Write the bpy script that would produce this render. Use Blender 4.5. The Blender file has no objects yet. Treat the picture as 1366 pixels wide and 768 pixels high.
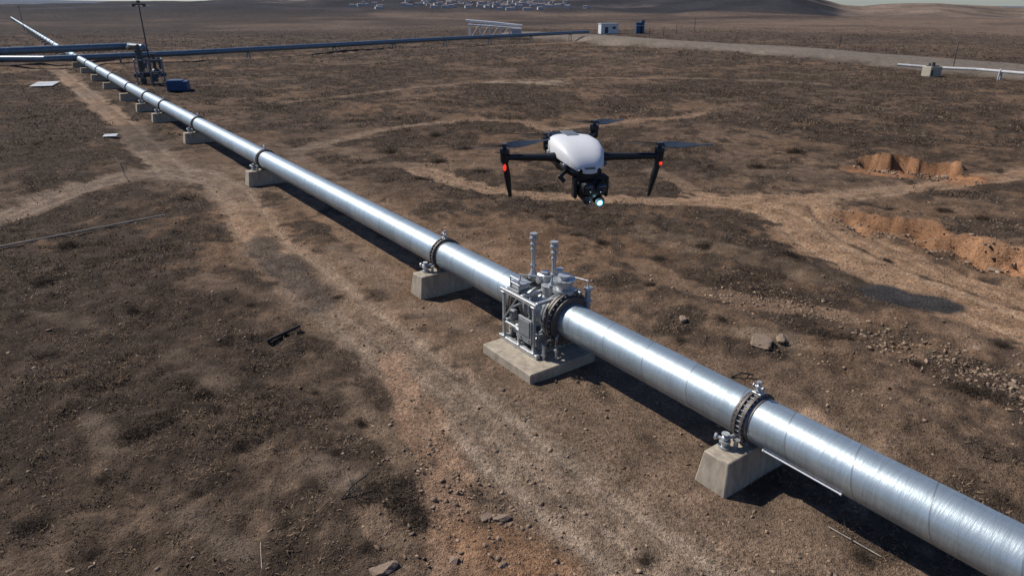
import bpy, bmesh, math, random
import numpy as np
from mathutils import Vector, Matrix

random.seed(7); rng=np.random.default_rng(11)
scene=bpy.context.scene
COL=scene.collection
F=911.0; PITCH=math.atan(374/911.0); CP=math.cos(PITCH); SP=math.sin(PITCH); CH=9.3

def ray(u,v):
    dx=(u-683)/F; dy=(v-384)/F
    return (dx, CP-dy*SP, -SP-dy*CP)
def G(u,v,h=0.0):
    d=ray(u,v); t=(CH-h)/(-d[2])
    return Vector((d[0]*t,d[1]*t,h))

# ---------------------------------------------------------------- pipe frame
PA=G(1366,746,1.3); PB=G(355,213,1.3)
ex=(PA-PB).normalized(); ey=Vector((-ex.y,ex.x,0))
O=G(740,415,1.3); O=PB+ex*((O-PB).dot(ex)); O.z=0
ROT=math.atan2(ex.y,ex.x)
def S_of(u,v,h=1.3): return (G(u,v,h)-O).dot(ex)
def WL(s,t,z=0): return Vector((O.x+ex.x*s+ey.x*t, O.y+ex.y*s+ey.y*t, z))

# ---------------------------------------------------------------- noise
def vn(x,y,seed=0):
    xi=np.floor(x); yi=np.floor(y); fx=x-xi; fy=y-yi
    xi=xi.astype(np.int64); yi=yi.astype(np.int64)
    def h(a,b):
        n=(a*374761393+b*668265263+seed*974634777)&0xffffffff
        n=((n^(n>>13))*1274126177)&0xffffffff
        n=n^(n>>16)
        return (n&0xffffff)/float(0xffffff)
    fx=fx*fx*fx*(fx*(fx*6-15)+10); fy=fy*fy*fy*(fy*(fy*6-15)+10)
    a=h(xi,yi); b=h(xi+1,yi); c=h(xi,yi+1); d=h(xi+1,yi+1)
    return (a+(b-a)*fx)*(1-fy)+(c+(d-c)*fx)*fy
def fbm(x,y,sc,oc=4,seed=0):
    x=x/sc; y=y/sc; s=0; a=1; t=0
    for i in range(oc):
        s=s+a*vn(x,y,seed+i*17); t+=a; a*=.5
        x,y=(x*1.6-y*1.2)+3.1,(x*1.2+y*1.6)+7.7
    return s/t
def ss(a,b,x):
    t=np.clip((x-a)/(b-a),0,1); return t*t*(3-2*t)
def pdist(x,y,pts):
    best=np.full(x.shape,1e9); sg=np.zeros(x.shape); al=np.zeros(x.shape); acc=0; tot=0
    for a,b in zip(pts[:-1],pts[1:]): tot+=(b-a).length
    for a,b in zip(pts[:-1],pts[1:]):
        dx=b.x-a.x; dy=b.y-a.y; L2=dx*dx+dy*dy; L=math.sqrt(L2)
        t=np.clip(((x-a.x)*dx+(y-a.y)*dy)/L2,0,1)
        qx=x-(a.x+t*dx); qy=y-(a.y+t*dy); d=np.sqrt(qx*qx+qy*qy)
        m=d<best
        best=np.where(m,d,best); sg=np.where(m,np.sign(dx*qy-dy*qx)*d,sg); al=np.where(m,acc+t*L,al); acc+=L
    return best,sg,al/tot
def PL(*p): 
    q=[G(a,b) for a,b in p]
    if len(q)<3: return q
    out=[]
    for i in range(len(q)-1):
        p0=q[max(i-1,0)];p1=q[i];p2=q[i+1];p3=q[min(i+2,len(q)-1)]
        for k in range(4):
            t=k/4; out.append(0.5*((2*p1)+(p2-p0)*t+(2*p0-5*p1+4*p2-p3)*t*t+(3*p1-p0-3*p2+p3)*t**3))
    out.append(q[-1]); return out

# tracks: (polyline, halfwidth, strength, redness, ruts)
TR=[
 (PL((-120,325),(0,290),(60,266),(120,246),(190,231),(245,229),(295,244),(325,275),(345,310),(400,360),(470,415),(560,492),(640,565),(720,635),(800,695),(900,775),(1000,850)),1.30,.92,.30,1),
 (PL((75,93),(112,122),(150,152),(190,190),(215,215),(235,232)),1.25,.9,.35,1),
 (PL((395,200),(450,187),(510,173),(570,164),(640,160),(700,163),(730,172),(760,170),(840,160),(905,157),(940,150)),.8,.85,.35,0),
 (PL((560,225),(640,250),(720,260),(800,262),(900,266),(1000,263),(1080,262),(1200,250),(1300,238),(1366,230),(1500,212)),.95,1.0,.7,1),
 (PL((940,262),(1010,272),(1055,292),(1090,322),(1150,352),(1220,380),(1290,405),(1366,437),(1480,490)),1.5,1.0,.95,1),
 (PL((1040,270),(1090,266),(1115,290),(1150,318),(1230,352),(1366,400)),.8,.95,1.0,1),
 (PL((870,225),(905,240),(925,262)),.5,.6,.5,0),
 (PL((395,205),(425,232),(480,262),(560,300),(650,330),(760,390)),.8,.45,.3,0),
 (PL((-200,102),(0,97),(60,92),(150,86),(400,76),(600,64),(790,53)),2.2,.6,.25,0),
 (PL((380,137),(560,116),(700,106),(900,104),(1100,112)),.7,.6,.3,0),
 (PL((860,350),(900,375),(1000,400),(1120,418)),.6,.4,.3,0),
 (PL((420,190),(520,215),(640,222)),.8,.35,.3,0),
 (PL((250,229),(300,222),(360,240),(440,290),(540,360)),.8,.5,.3,0),
]
DP=[(G(1178,386)),(G(1215,396)),(G(1250,401))]
PATCH=[
 (PL((345,318),(380,358),(425,402)),.75,(.075,.062,.052),.75),
 (PL((160,168),(210,196)),1.5,(.08,.066,.055),.6),
 (PL((670,110),(730,111)),2.5,(.36,.27,.19),.9),
 (PL((1110,285),(1160,294),(1225,310),(1290,331),(1366,355)),.65,(.40,.235,.135),.9),
 (PL((1155,224),(1215,228),(1275,236)),1.5,(.42,.205,.10),1.0),
 (PL((520,480),(560,560),(600,640),(620,768)),.55,(.33,.205,.13),.7),
 (PL((470,520),(530,620)),.35,(.30,.21,.14),.6),
 (PL((900,640),(960,690),(1060,720)),.9,(.27,.185,.125),.5),
 (PL((1085,562),(1150,600)),.5,(.37,.25,.165),.8),
 (PL((430,620),(450,640)),.6,(.30,.22,.16),.6),
 (PL((260,380),(380,400)),.8,(.30,.205,.14),.5),
 (PL((660,720),(720,760)),.8,(.32,.18,.10),.7),
 (PL((1005,452),(1045,458)),.5,(.30,.22,.15),.7),
 (PL((860,310),(1000,345),(1120,370)),.9,(.25,.175,.115),.45),
 (PL((560,410),(640,440)),.7,(.31,.22,.155),.5),
 (PL((450,330),(520,380)),.6,(.31,.22,.155),.5),
 (PL((1270,440),(1366,480)),.7,(.30,.20,.13),.5),
 (PL((120,560),(160,600)),.35,(.22,.165,.12),.5),
 (PL((250,690),(330,740)),.3,(.22,.165,.12),.5),
 (PL((60,420),(140,440)),.4,(.20,.15,.11),.45),
 (PL((230,480),(300,520)),.35,(.22,.16,.115),.45),
]
SC=[ (PL((1105,280),(1160,289),(1225,304),(1290,324),(1366,348),(1450,373)),.62,1.7,1.0),
     (PL((1140,212),(1185,215),(1230,220),(1290,228)),.95,1.7,.8),
     (PL((1150,432),(1250,462),(1366,515),(1450,550)),.10,2.0,1.0)]
BERM=PL((700,47),(800,52),(900,60),(1050,71),(1200,85),(1366,99),(1600,122),(1900,155))
PA_U=[-900,-300,0,200,300,450,560,700,800,850,900,950,1000,1040,1080,1120,1150,1250,1366,2200]
PA_V=[8,7,9,6,1,3,0,-3,0,2,-2,-8,-13,-8,0,9,12,8,14,9]
PB_V=[3,3,1,3,4,4,4,4,4,4,5,6,6,6,7,7,9,8,9,5]
def lat(x,y): return (x-O.x)*ey.x+(y-O.y)*ey.y
def hgt(x,y):
    x=np.asarray(x,float); y=np.asarray(y,float)
    r=np.hypot(x,y)
    t=lat(x,y)
    near=np.clip(1-r/220,0,1)
    h=(fbm(x,y,9,3,1)-.5)*.5+((fbm(x,y,1.6,3,2)-.5)*.30+(fbm(x,y,.5,3,3)-.5)*.24)*near
    h=h+(fbm(x,y,70,3,5)-.5)*3.2*ss(60,200,r)
    flat=ss(1.5,5,np.abs(t+.4)); h=h*(.14+.86*flat)
    for pts,hw,st,_,rt in TR:
        d,sg,_a=pdist(x,y,pts)
        m=1-ss(hw*.8,hw*1.9,d)
        h=h*(1-m*.65)-m*.05+rt*.06*(1-m)*np.exp(-((d-hw*1.5)/.5)**2)
        if rt: h=h-.08*np.exp(-((np.abs(sg)-.75)/.2)**2)
    for pts,a,wd,jg in SC:
        d,sg,al=pdist(x,y,pts)
        jag=(fbm(x,y,2.0,4,9)-.5)*3.2*jg
        taper=ss(0,.12,al)*ss(1,.88,al)*np.where((al<=0)|(al>=1),0,1)*np.clip(.1+1.8*fbm(x,y,2.6,3,12),0,1.6)
        q=-sg+jag
        h=h-a*taper*ss(0,.5,q)*np.exp(-(np.clip(q,0,99)/wd)**2)+.45*a*taper*(1-ss(0,.55,q))*np.exp(-(np.clip(-q,0,99)/wd/.8)**2)*(.6+fbm(x,y,.8,2,4))
        h=h+(fbm(x,y,.6,3,14)-.5)*.6*a*taper*np.exp(-(d/1.5)**2)
    d,sg,al=pdist(x,y,DP); h=h*ss(.6,2.0,d)-.10*(1-ss(.6,2.0,d))
    d,sg,al=pdist(x,y,BERM)
    h=h*(ss(4,14,d)*.8+.2)+1.0*(1-ss(5,11,d))
    u=683+np.tan(np.clip(np.arctan2(x,np.maximum(y,1e-3)),-1.2,1.2))*985
    A=9.3+(10-np.interp(u,PA_U,PA_V))*.00094*1600
    Bk=9.3+(10-np.interp(u,PA_U,PB_V))*.00094*7000
    nz=fbm(x,y,300,4,8)
    h=h+(A-2)*ss(560,1600,r)*(.8+.4*nz)*(1-ss(2300,4000,r))+ (nz-.5)*20*ss(450,900,r)*(1-ss(2000,3500,r))
    h=h+Bk*ss(4500,7000,r)*(.84+.32*fbm(x,y,900,3,18))
    return h
def H1(x,y): return float(hgt(np.array([x]),np.array([y]))[0])
def on(u,v,dz=0):
    p=G(u,v); return Vector((p.x,p.y,H1(p.x,p.y)+dz))

# ---------------------------------------------------------------- materials
def new_mat(name):
    m=bpy.data.materials.new(name); m.use_nodes=True
    nt=m.node_tree; b=nt.nodes["Principled BSDF"]; return m,nt,b
def mat(name,c1,c2=None,rough=.6,metal=0,scale=8,bump=.1,emit=None,es=0,rv=.15,spec=.5,detail=4,streak=False):
    m,nt,b=new_mat(name); N=nt.nodes; L=nt.links
    if c2 is None: c2=tuple(x*.75 for x in c1)
    tc=N.new("ShaderNodeTexCoord"); no=N.new("ShaderNodeTexNoise"); no.inputs["Scale"].default_value=scale; no.inputs["Detail"].default_value=detail; no.inputs["Roughness"].default_value=.65
    src=tc.outputs["Object"]
    if streak:
        mp=N.new("ShaderNodeMapping"); mp.inputs["Scale"].default_value=(1,1,.35); L.new(src,mp.inputs[0]); src=mp.outputs[0]
    L.new(src,no.inputs["Vector"])
    cr=N.new("ShaderNodeValToRGB"); cr.color_ramp.elements[0].position=.32; cr.color_ramp.elements[1].position=.68
    cr.color_ramp.elements[0].color=(*c2,1); cr.color_ramp.elements[1].color=(*c1,1)
    L.new(no.outputs["Fac"],cr.inputs["Fac"]); L.new(cr.outputs["Color"],b.inputs["Base Color"])
    mr=N.new("ShaderNodeMapRange"); mr.inputs["To Min"].default_value=max(rough-rv,.03); mr.inputs["To Max"].default_value=min(rough+rv,1)
    L.new(no.outputs["Fac"],mr.inputs["Value"]); L.new(mr.outputs["Result"],b.inputs["Roughness"])
    b.inputs["Metallic"].default_value=metal; b.inputs["Specular IOR Level"].default_value=spec
    if bump:
        bp=N.new("ShaderNodeBump"); bp.inputs["Strength"].default_value=bump; bp.inputs["Distance"].default_value=.02
        L.new(no.outputs["Fac"],bp.inputs["Height"]); L.new(bp.outputs["Normal"],b.inputs["Normal"])
    if emit: b.inputs["Emission Color"].default_value=(*emit,1); b.inputs["Emission Strength"].default_value=es
    return m
M={}
M['galv']=mat("galvanised_steel",(.58,.60,.60),(.38,.395,.40),.42,.55,14,.05)
M['grey']=mat("grey_painted_steel",(.27,.285,.29),(.19,.20,.205),.5,.1,9,.05)
M['dgrey']=mat("dark_steel",(.10,.10,.10),(.055,.052,.05),.5,.4,18,.1)
M['rust']=mat("weathered_flange_steel",(.19,.165,.145),(.07,.062,.055),.55,.4,22,.2)
M['bolt']=mat("zinc_bolt",(.60,.60,.58),(.35,.34,.32),.4,.6,30,0)
M['conc']=mat("weathered_concrete",(.48,.41,.31),(.25,.21,.16),.9,0,5,.6,streak=True,detail=8)
M['white']=mat("white_painted_metal",(.72,.73,.74),(.55,.56,.56),.5,0,3,.03)
M['offwhite']=mat("chalky_white_paint",(.52,.53,.53),(.38,.38,.37),.7,0,1.5,.03)
M['bluepipe']=mat("blue_grey_pipe_paint",(.17,.23,.28),(.11,.15,.19),.4,.4,2,.02)
M['blue']=mat("blue_paint",(.02,.085,.20),(.015,.055,.13),.5,0,3,.02)
M['darkwood']=mat("charred_wood",(.05,.042,.036),(.02,.017,.015),.9,0,12,.4)
M['stick']=mat("bleached_conduit",(.40,.35,.29),(.24,.20,.165),.8,0,10,.2)
M['slab']=mat("pale_panel",(.50,.53,.55),(.33,.35,.36),.7,0,2,.1)
M['roof']=mat("house_roof",(.22,.17,.15),(.15,.12,.11),.8,0,1,0)
M['wall']=mat("house_wall",(.66,.65,.63),(.50,.49,.48),.8,0,.2,0)
M['win']=mat("window_dark",(.04,.05,.06),None,.2,0,1,0)
M['yel']=mat("ochre_paint",(.46,.42,.32),(.32,.29,.22),.7,0,3,.1)
M['rock']=mat("sandstone_rock",(.30,.215,.15),(.15,.107,.077),.95,0,6,.9,detail=8)
M['dwhite']=mat("white_drone_shell",(.78,.78,.77),(.72,.72,.71),.34,0,6,.01,rv=.05)
M['dblack']=mat("black_drone_plastic",(.018,.019,.02),(.012,.012,.013),.4,0,30,.03,rv=.1)
M['dprop']=mat("propeller_plastic",(.045,.06,.08),(.03,.04,.055),.28,0,10,0,rv=.05)
M['dgr']=mat("grey_drone_trim",(.20,.21,.22),(.15,.16,.17),.4,.2,10,0)
M['glass']=mat("lens_glass",(.01,.02,.04),(.005,.01,.02),.08,0,5,0,rv=.03,spec=.9)
M['red']=mat("red_lamp",(.5,.03,.02),(.4,.02,.01),.3,0,5,0,emit=(1,.05,.025),es=.9)
M['cyan']=mat("white_cyan_lamp",(.8,.95,1),(.8,.95,1),.2,0,5,0,emit=(.60,.92,1),es=2.2)
M['cyanring']=mat("cyan_lamp_ring",(.2,.35,.45),(.2,.35,.45),.2,0,5,0,emit=(.14,.42,.56),es=.6)

def pipe_mat():
    m,nt,b=new_mat("galvanised_pipe_skin"); N=nt.nodes; L=nt.links
    def math_(op,a,bv=None,c=None):
        n=N.new("ShaderNodeMath"); n.operation=op
        for i,x in enumerate((a,bv,c)):
            if x is None: continue
            if isinstance(x,(int,float)): n.inputs[i].default_value=x
            else: L.new(x,n.inputs[i])
        return n.outputs[0]
    tc=N.new("ShaderNodeTexCoord"); sp=N.new("ShaderNodeSeparateXYZ"); L.new(tc.outputs["Object"],sp.inputs[0])
    X,Y,Z=sp.outputs
    ang=math_('ARCTAN2',Y,Z)
    pos=math_('ADD',math_('DIVIDE',X,1.35),math_('MULTIPLY',ang,.10))
    fr=math_('ABSOLUTE',math_('SUBTRACT',math_('FRACT',pos),.5))
    seam=math_('LESS_THAN',math_('ABSOLUTE',math_('SUBTRACT',fr,.5)),.010)
    seam2=math_('LESS_THAN',math_('ABSOLUTE',math_('SUBTRACT',fr,.17)),.004)
    plate=N.new("ShaderNodeTexWhiteNoise"); plate.noise_dimensions='1D'
    L.new(math_('FLOOR',pos),plate.inputs["W"])
    plate2=N.new("ShaderNodeTexWhiteNoise"); plate2.noise_dimensions='1D'
    L.new(math_('FLOOR',math_('MULTIPLY',pos,7.0)),plate2.inputs["W"])
    mp=N.new("ShaderNodeMapping"); mp.inputs["Scale"].default_value=(.7,5,5); L.new(tc.outputs["Object"],mp.inputs[0])
    st=N.new("ShaderNodeTexNoise"); st.inputs["Scale"].default_value=1.6; st.inputs["Detail"].default_value=6; st.inputs["Roughness"].default_value=.7; L.new(mp.outputs[0],st.inputs["Vector"])
    mp2=N.new("ShaderNodeMapping"); mp2.inputs["Scale"].default_value=(9,1.2,1.2); L.new(tc.outputs["Object"],mp2.inputs[0])
    s2=N.new("ShaderNodeTexNoise"); s2.inputs["Scale"].default_value=1.5; s2.inputs["Detail"].default_value=6; s2.inputs["Roughness"].default_value=.7; L.new(mp2.outputs[0],s2.inputs["Vector"])
    v=math_('ADD',math_('MULTIPLY',st.outputs["Fac"],.55),math_('MULTIPLY',s2.outputs["Fac"],.45))
    v=math_('ADD',v,math_('MULTIPLY',math_('SUBTRACT',plate.outputs["Value"],.5),.16))
    v=math_('ADD',v,math_('MULTIPLY',math_('SUBTRACT',plate2.outputs["Value"],.5),.07))
    cr=N.new("ShaderNodeValToRGB"); cr.color_ramp.elements[0].position=.35; cr.color_ramp.elements[1].position=.65
    cr.color_ramp.elements[0].color=(.28,.34,.375,1); cr.color_ramp.elements[1].color=(.51,.59,.63,1)
    L.new(v,cr.inputs[0])
    mx=N.new("ShaderNodeMix"); mx.data_type='RGBA'; L.new(math_('MULTIPLY',math_('MAXIMUM',seam,math_('MULTIPLY',seam2,.5)),.55),mx.inputs[0])
    L.new(cr.outputs[0],mx.inputs[6]); mx.inputs[7].default_value=(.18,.19,.19,1); L.new(mx.outputs[2],b.inputs["Base Color"])
    mr=N.new("ShaderNodeMapRange"); mr.inputs[1].default_value=.3; mr.inputs[2].default_value=.7; mr.inputs[3].default_value=.56; mr.inputs[4].default_value=.36; L.new(v,mr.inputs[0]); L.new(mr.outputs[0],b.inputs["Roughness"])
    b.inputs["Metallic"].default_value=.72
    bp=N.new("ShaderNodeBump"); bp.inputs["Strength"].default_value=.5; bp.inputs["Distance"].default_value=.014
    L.new(math_('ADD',math_('MULTIPLY',seam,1.0),math_('MULTIPLY',s2.outputs["Fac"],.9)),bp.inputs["Height"]); L.new(bp.outputs[0],b.inputs["Normal"])
    return m
M['pipe']=pipe_mat()

# ---------------------------------------------------------------- mesh helper
def frame(d):
    d=Vector(d).normalized(); up=Vector((0,0,1)) if abs(d.z)<.95 else Vector((1,0,0))
    a=d.cross(up).normalized(); b=a.cross(d); return a,b,d
class B:
    def __init__(s): s.bm=bmesh.new()
    def box(s,c,sz,rz=0,bev=.01,taper=1.0,M4=None):
        r=bmesh.ops.create_cube(s.bm,size=1); vs=r['verts']
        for v in vs:
            k=taper if v.co.z>0 else 1
            v.co=Vector((v.co.x*sz[0]*k,v.co.y*sz[1]*(k if taper==1 else 1-(1-k)*sz[0]/sz[1]),v.co.z*sz[2]))
        if bev:
            es=list({e for v in vs for e in v.link_edges})
            rr=bmesh.ops.bevel(s.bm,geom=es,offset=min(bev,min(sz)*.3),segments=1,affect='EDGES',clamp_overlap=True)
            vs=list({v for f in rr['faces'] for v in f.verts}|set(v for v in vs if v.is_valid))
        m=(M4 if M4 is not None else Matrix.Translation(Vector(c))@Matrix.Rotation(rz,4,'Z'))
        for v in vs: v.co=m@v.co
        return s
    def cyl(s,p0,p1,r0,r1=None,seg=16,cap=True):
        p0=Vector(p0);p1=Vector(p1); r1=r0 if r1 is None else r1
        a,b,d=frame(p1-p0); A=[];Bv=[]
        for i in range(seg):
            t=2*math.pi*i/seg; o=a*math.cos(t)+b*math.sin(t)
            A.append(s.bm.verts.new(p0+o*r0)); Bv.append(s.bm.verts.new(p1+o*r1))
        for i in range(seg):
            j=(i+1)%seg; s.bm.faces.new((A[i],A[j],Bv[j],Bv[i]))
        if cap: s.bm.faces.new(A[::-1]); s.bm.faces.new(Bv)
        return s
    def sph(s,c,r,sc=(1,1,1),seg=16):
        rr=bmesh.ops.create_uvsphere(s.bm,u_segments=seg,v_segments=seg//2+1,radius=r)
        for v in rr['verts']: v.co=Vector((v.co.x*sc[0],v.co.y*sc[1],v.co.z*sc[2]))+Vector(c)
        return s
    def tor(s,c,ax,R,r,seg=32,ms=8):
        a,b,d=frame(ax); c=Vector(c); rings=[]
        for i in range(seg):
            t=2*math.pi*i/seg; o=a*math.cos(t)+b*math.sin(t)
            rings.append([s.bm.verts.new(c+o*(R+r*math.cos(2*math.pi*k/ms))+d*r*math.sin(2*math.pi*k/ms)) for k in range(ms)])
        for i in range(seg):
            for k in range(ms):
                s.bm.faces.new((rings[i][k],rings[(i+1)%seg][k],rings[(i+1)%seg][(k+1)%ms],rings[i][(k+1)%ms]))
        return s
    def annulus(s,c,ax,ri,ro,th,seg=48):
        a,b,d=frame(ax); c=Vector(c); R=[]
        for i in range(seg):
            t=2*math.pi*i/seg; o=a*math.cos(t)+b*math.sin(t)
            R.append([s.bm.verts.new(c+o*q+d*w) for q,w in ((ri,-th/2),(ro,-th/2),(ro,th/2),(ri,th/2))])
        for i in range(seg):
            j=(i+1)%seg
            for k in range(4): s.bm.faces.new((R[i][k],R[j][k],R[j][(k+1)%4],R[i][(k+1)%4]))
        return s
    def bolts(s,c,ax,R,n,r,l,seg=6):
        a,b,d=frame(ax); c=Vector(c)
        for i in range(n):
            t=2*math.pi*i/n; o=a*math.cos(t)+b*math.sin(t)
            s.cyl(c+o*R-d*l/2,c+o*R+d*l/2,r,seg=seg)
        return s
    def loft(s,secs,seg=24):
        rings=[]
        for (y,zc,hw,ht,hb,e) in secs:
            ring=[]
            for i in range(seg):
                t=2*math.pi*i/seg; c=math.cos(t); sn=math.sin(t)
                x=hw*math.copysign(abs(c)**e,c); z=(ht if sn>0 else hb)*math.copysign(abs(sn)**e,sn)
                ring.append(s.bm.verts.new((x,y,zc+z)))
            rings.append(ring)
        for A,Bv in zip(rings[:-1],rings[1:]):
            for i in range(seg):
                j=(i+1)%seg; s.bm.faces.new((A[i],A[j],Bv[j],Bv[i]))
        s.bm.faces.new(rings[0][::-1]); s.bm.faces.new(rings[-1]); return s
    def tube(s,pts,r,seg=12):
        pts=[Vector(p) for p in pts]
        for a,b in zip(pts[:-1],pts[1:]): s.cyl(a,b,r,seg=seg)
        for p in pts[1:-1]: s.sph(p,r*1.0,seg=seg)
        return s
    def mesh(s,name,m,ang=35):
        bmesh.ops.recalc_face_normals(s.bm,faces=s.bm.faces)
        me=bpy.data.meshes.new(name); s.bm.to_mesh(me); s.bm.free()
        for mm in (m if isinstance(m,(list,tuple)) else [m]): me.materials.append(M[mm] if isinstance(mm,str) else mm)
        me.polygons.foreach_set("use_smooth",[True]*len(me.polygons)); me.set_sharp_from_angle(angle=math.radians(ang))
        return me
def add(name,data,loc=(0,0,0),rot=(0,0,0),parent=None,label=None,cat=None,group=None,kind=None,scale=None):
    o=bpy.data.objects.new(name,data); COL.objects.link(o); o.location=loc; o.rotation_euler=rot
    if scale: o.scale=scale
    if parent: o.parent=parent
    if label: o["label"]=label
    if cat: o["category"]=cat
    if group: o["group"]=group
    if kind: o["kind"]=kind
    if data is None: o.empty_display_size=.3
    return o
def part(name,b,m,parent,label=None,ang=35): return add(name,b.mesh(name,m,ang),parent=parent,label=label)
def copy_tree(src,loc,rot=None,scale=None):
    n=src.copy(); COL.objects.link(n); n.location=loc
    if rot is not None: n.rotation_euler=rot
    if scale is not None: n.scale=scale
    for c in list(src.children):
        k=c.copy(); COL.objects.link(k); k.parent=n
        for g in list(c.children):
            q=g.copy(); COL.objects.link(q); q.parent=k
    return n
def raw_mesh(name,co,tri,n=3):
    me=bpy.data.meshes.new(name); me.vertices.add(len(co)); me.vertices.foreach_set("co",co.astype(np.float32).ravel())
    me.loops.add(tri.size); me.loops.foreach_set("vertex_index",tri.astype(np.int32).ravel())
    me.polygons.add(len(tri)); me.polygons.foreach_set("loop_start",np.arange(len(tri),dtype=np.int32)*n)
    me.update(calc_edges=True); return me

# ---------------------------------------------------------------- ground
ang=np.concatenate([np.radians(np.linspace(-180,-50,40,endpoint=False)),np.radians(np.linspace(-50,50,640,endpoint=False)),np.radians(np.linspace(50,180,40,endpoint=False))])
rr=[.01,1,2,3,4,5,6,7]
while rr[-1]<60: rr.append(rr[-1]*1.0062)
while rr[-1]<9500: rr.append(rr[-1]*1.015)
rr=np.array(rr); nr=len(rr); na=len(ang)
RR,AA=np.meshgrid(rr,ang,indexing='ij'); X=(RR*np.sin(AA)).ravel(); Y=(RR*np.cos(AA)).ravel()
def fields(x,y):
    r=np.hypot(x,y); t=lat(x,y); s=(x-O.x)*ex.x+(y-O.y)*ex.y
    n1=fbm(x,y,9,4,21); n2=fbm(x,y,1.8,4,22); n3=fbm(x,y,.45,3,23); nb=fbm(x,y,60,4,24); nbb=fbm(x,y,300,4,25)
    S=.62+(n1-.5)*1.4+(n2-.5)*1.9+(n3-.5)*1.1
    cor=np.exp(-((t+2.6)/2.6)**2)*ss(-60,-25,s)*.44+np.exp(-((t-2)/3.0)**2)*.28
    rightbare=ss(0,6,t)*(1-ss(26,42,r))*.06
    leftdense=ss(-6,-9,t)*.14
    farS=ss(40,100,r)*.20
    S=S-cor-rightbare+leftdense+farS
    bare=np.zeros_like(x); red=.25+(fbm(x,y,14,3,31)-.45)*1.3+ss(2,14,t)*(1-ss(60,120,r))*.15; rut=np.zeros_like(x)
    for pts,hw,st,rd,rt in TR:
        d,sg,al=pdist(x,y,pts)
        dd=d+(n2-.5)*hw*1.1+(n3-.5)*hw*.5
        m=(1-ss(hw*.65,hw*1.25,dd))*st
        bare=np.maximum(bare,m); red=red+m*(rd-.35)*1.0
        if rt: 
            lines=np.exp(-((np.abs(sg+(n1-.5)*.4)-.78)/.18)**2)+.6*np.exp(-((np.abs(sg-.5+(n1-.5)*.8)-.7)/.11)**2)+.4*np.exp(-((np.abs(sg+.3-(n1-.5)*.9)-.9)/.08)**2)
            rut=np.maximum(rut,np.clip(lines,0,1)*m*(.5+n2))
    S=np.clip(S-bare*1.2,0,1); red=np.clip(red,0,1)
    return r,t,s,n1,n2,n3,nb,nbb,S,bare,red,rut
def lerp3(a,b,m): return a+(b-a)*m[:,None]
def ground_col(x,y):
    r,t,s,n1,n2,n3,nb,nbb,S,bare,red,rut=fields(x,y)
    o=np.ones((len(x),1))
    soil=lerp3(o*np.array([.195,.135,.092]),o*np.array([.262,.158,.092]),red)
    soil=soil*(.52+.90*n2)[:,None]
    trk=lerp3(o*np.array([.250,.182,.128]),o*np.array([.345,.215,.128]),red)*(.58+.75*n3)[:,None]*(.8+.4*n2)[:,None]
    soil=lerp3(soil,trk,np.clip(bare*.92,0,1))
    soil=lerp3(soil,lerp3(o*np.array([.37,.285,.21]),o*np.array([.45,.31,.20]),red),np.clip(rut*.62,0,1))
    scr=o*np.array([.092,.066,.047]); scr=scr*(.35+1.3*n3)[:,None]
    c=lerp3(soil,scr,ss(.2,.75,S))
    for pts,hw,col,st in PATCH:
        d,sg,al=pdist(x,y,pts); m=(1-ss(hw*.5,hw*1.3,d+(n2-.5)*hw*1.8))*st
        c=lerp3(c,o*np.array(col)*(.55+.9*n3)[:,None],m)
    for pts,a,wd,jg in SC[:2]:
        d,sg,al=pdist(x,y,pts); q=-sg+(fbm(x,y,2.0,4,9)-.5)*3.2*jg; m=ss(-.5,0,q)*(1-ss(.7,1.8,q))*ss(0,.1,al)*ss(1,.9,al)*(.4+1.0*n1)
        c=lerp3(c,o*np.array([.40,.21,.11])*(.40+1.2*n3)[:,None],np.clip(m,0,1))
    d,sg,al=pdist(x,y,DP); m=1-ss(.75,1.05,d+(n2-.5)*.9); c=lerp3(c,o*np.array([.058,.053,.050])*(.8+.4*n3)[:,None],m)
    S=S*(1-m)
    d,sg,al=pdist(x,y,BERM); bm_=(1-ss(8,12,d+(n1-.5)*5))
    c=lerp3(c,o*np.array([.245,.205,.165])*(.75+.5*n2)[:,None],bm_*.9)
    az=np.arctan2(x,y); u=683+np.tan(np.clip(az,-1.2,1.2))*985
    w=np.clip(ss(850,1200,u)*.7+(nb-.5)*1.8+(nbb-.5)*2.0,0,1)
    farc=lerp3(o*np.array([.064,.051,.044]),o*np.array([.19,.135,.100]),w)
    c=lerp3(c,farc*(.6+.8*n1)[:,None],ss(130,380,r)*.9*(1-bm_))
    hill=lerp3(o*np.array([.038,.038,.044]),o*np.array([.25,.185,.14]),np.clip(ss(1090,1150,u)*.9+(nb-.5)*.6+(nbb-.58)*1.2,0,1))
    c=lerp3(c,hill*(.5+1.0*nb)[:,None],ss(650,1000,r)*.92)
    c=lerp3(c,o*np.array([.14,.165,.21]),ss(1800,7000,r)*.88)  # aerial haze painted into the ground colour, bluer and paler with distance
    return np.clip(c,0,1),S,r
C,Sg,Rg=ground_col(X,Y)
Z=hgt(X,Y)
co=np.stack([X,Y,Z],1)
i=np.arange(nr-1)[:,None]*na; j=np.arange(na)[None,:]; j2=(j+1)%na
quad=np.stack([i+j,i+na+j,i+na+j2,i+j2],-1).reshape(-1,4)[:, ::-1]
me=raw_mesh("ground",co,quad,4)
me.polygons.foreach_set("use_smooth",np.ones(len(quad),bool))
at=me.color_attributes.new("soil",'FLOAT_COLOR','POINT'); at.data.foreach_set("color",np.concatenate([C,Sg[:,None]],1).astype(np.float32).ravel())  # ground colour with the painted far haze; alpha holds scrub cover
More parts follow.
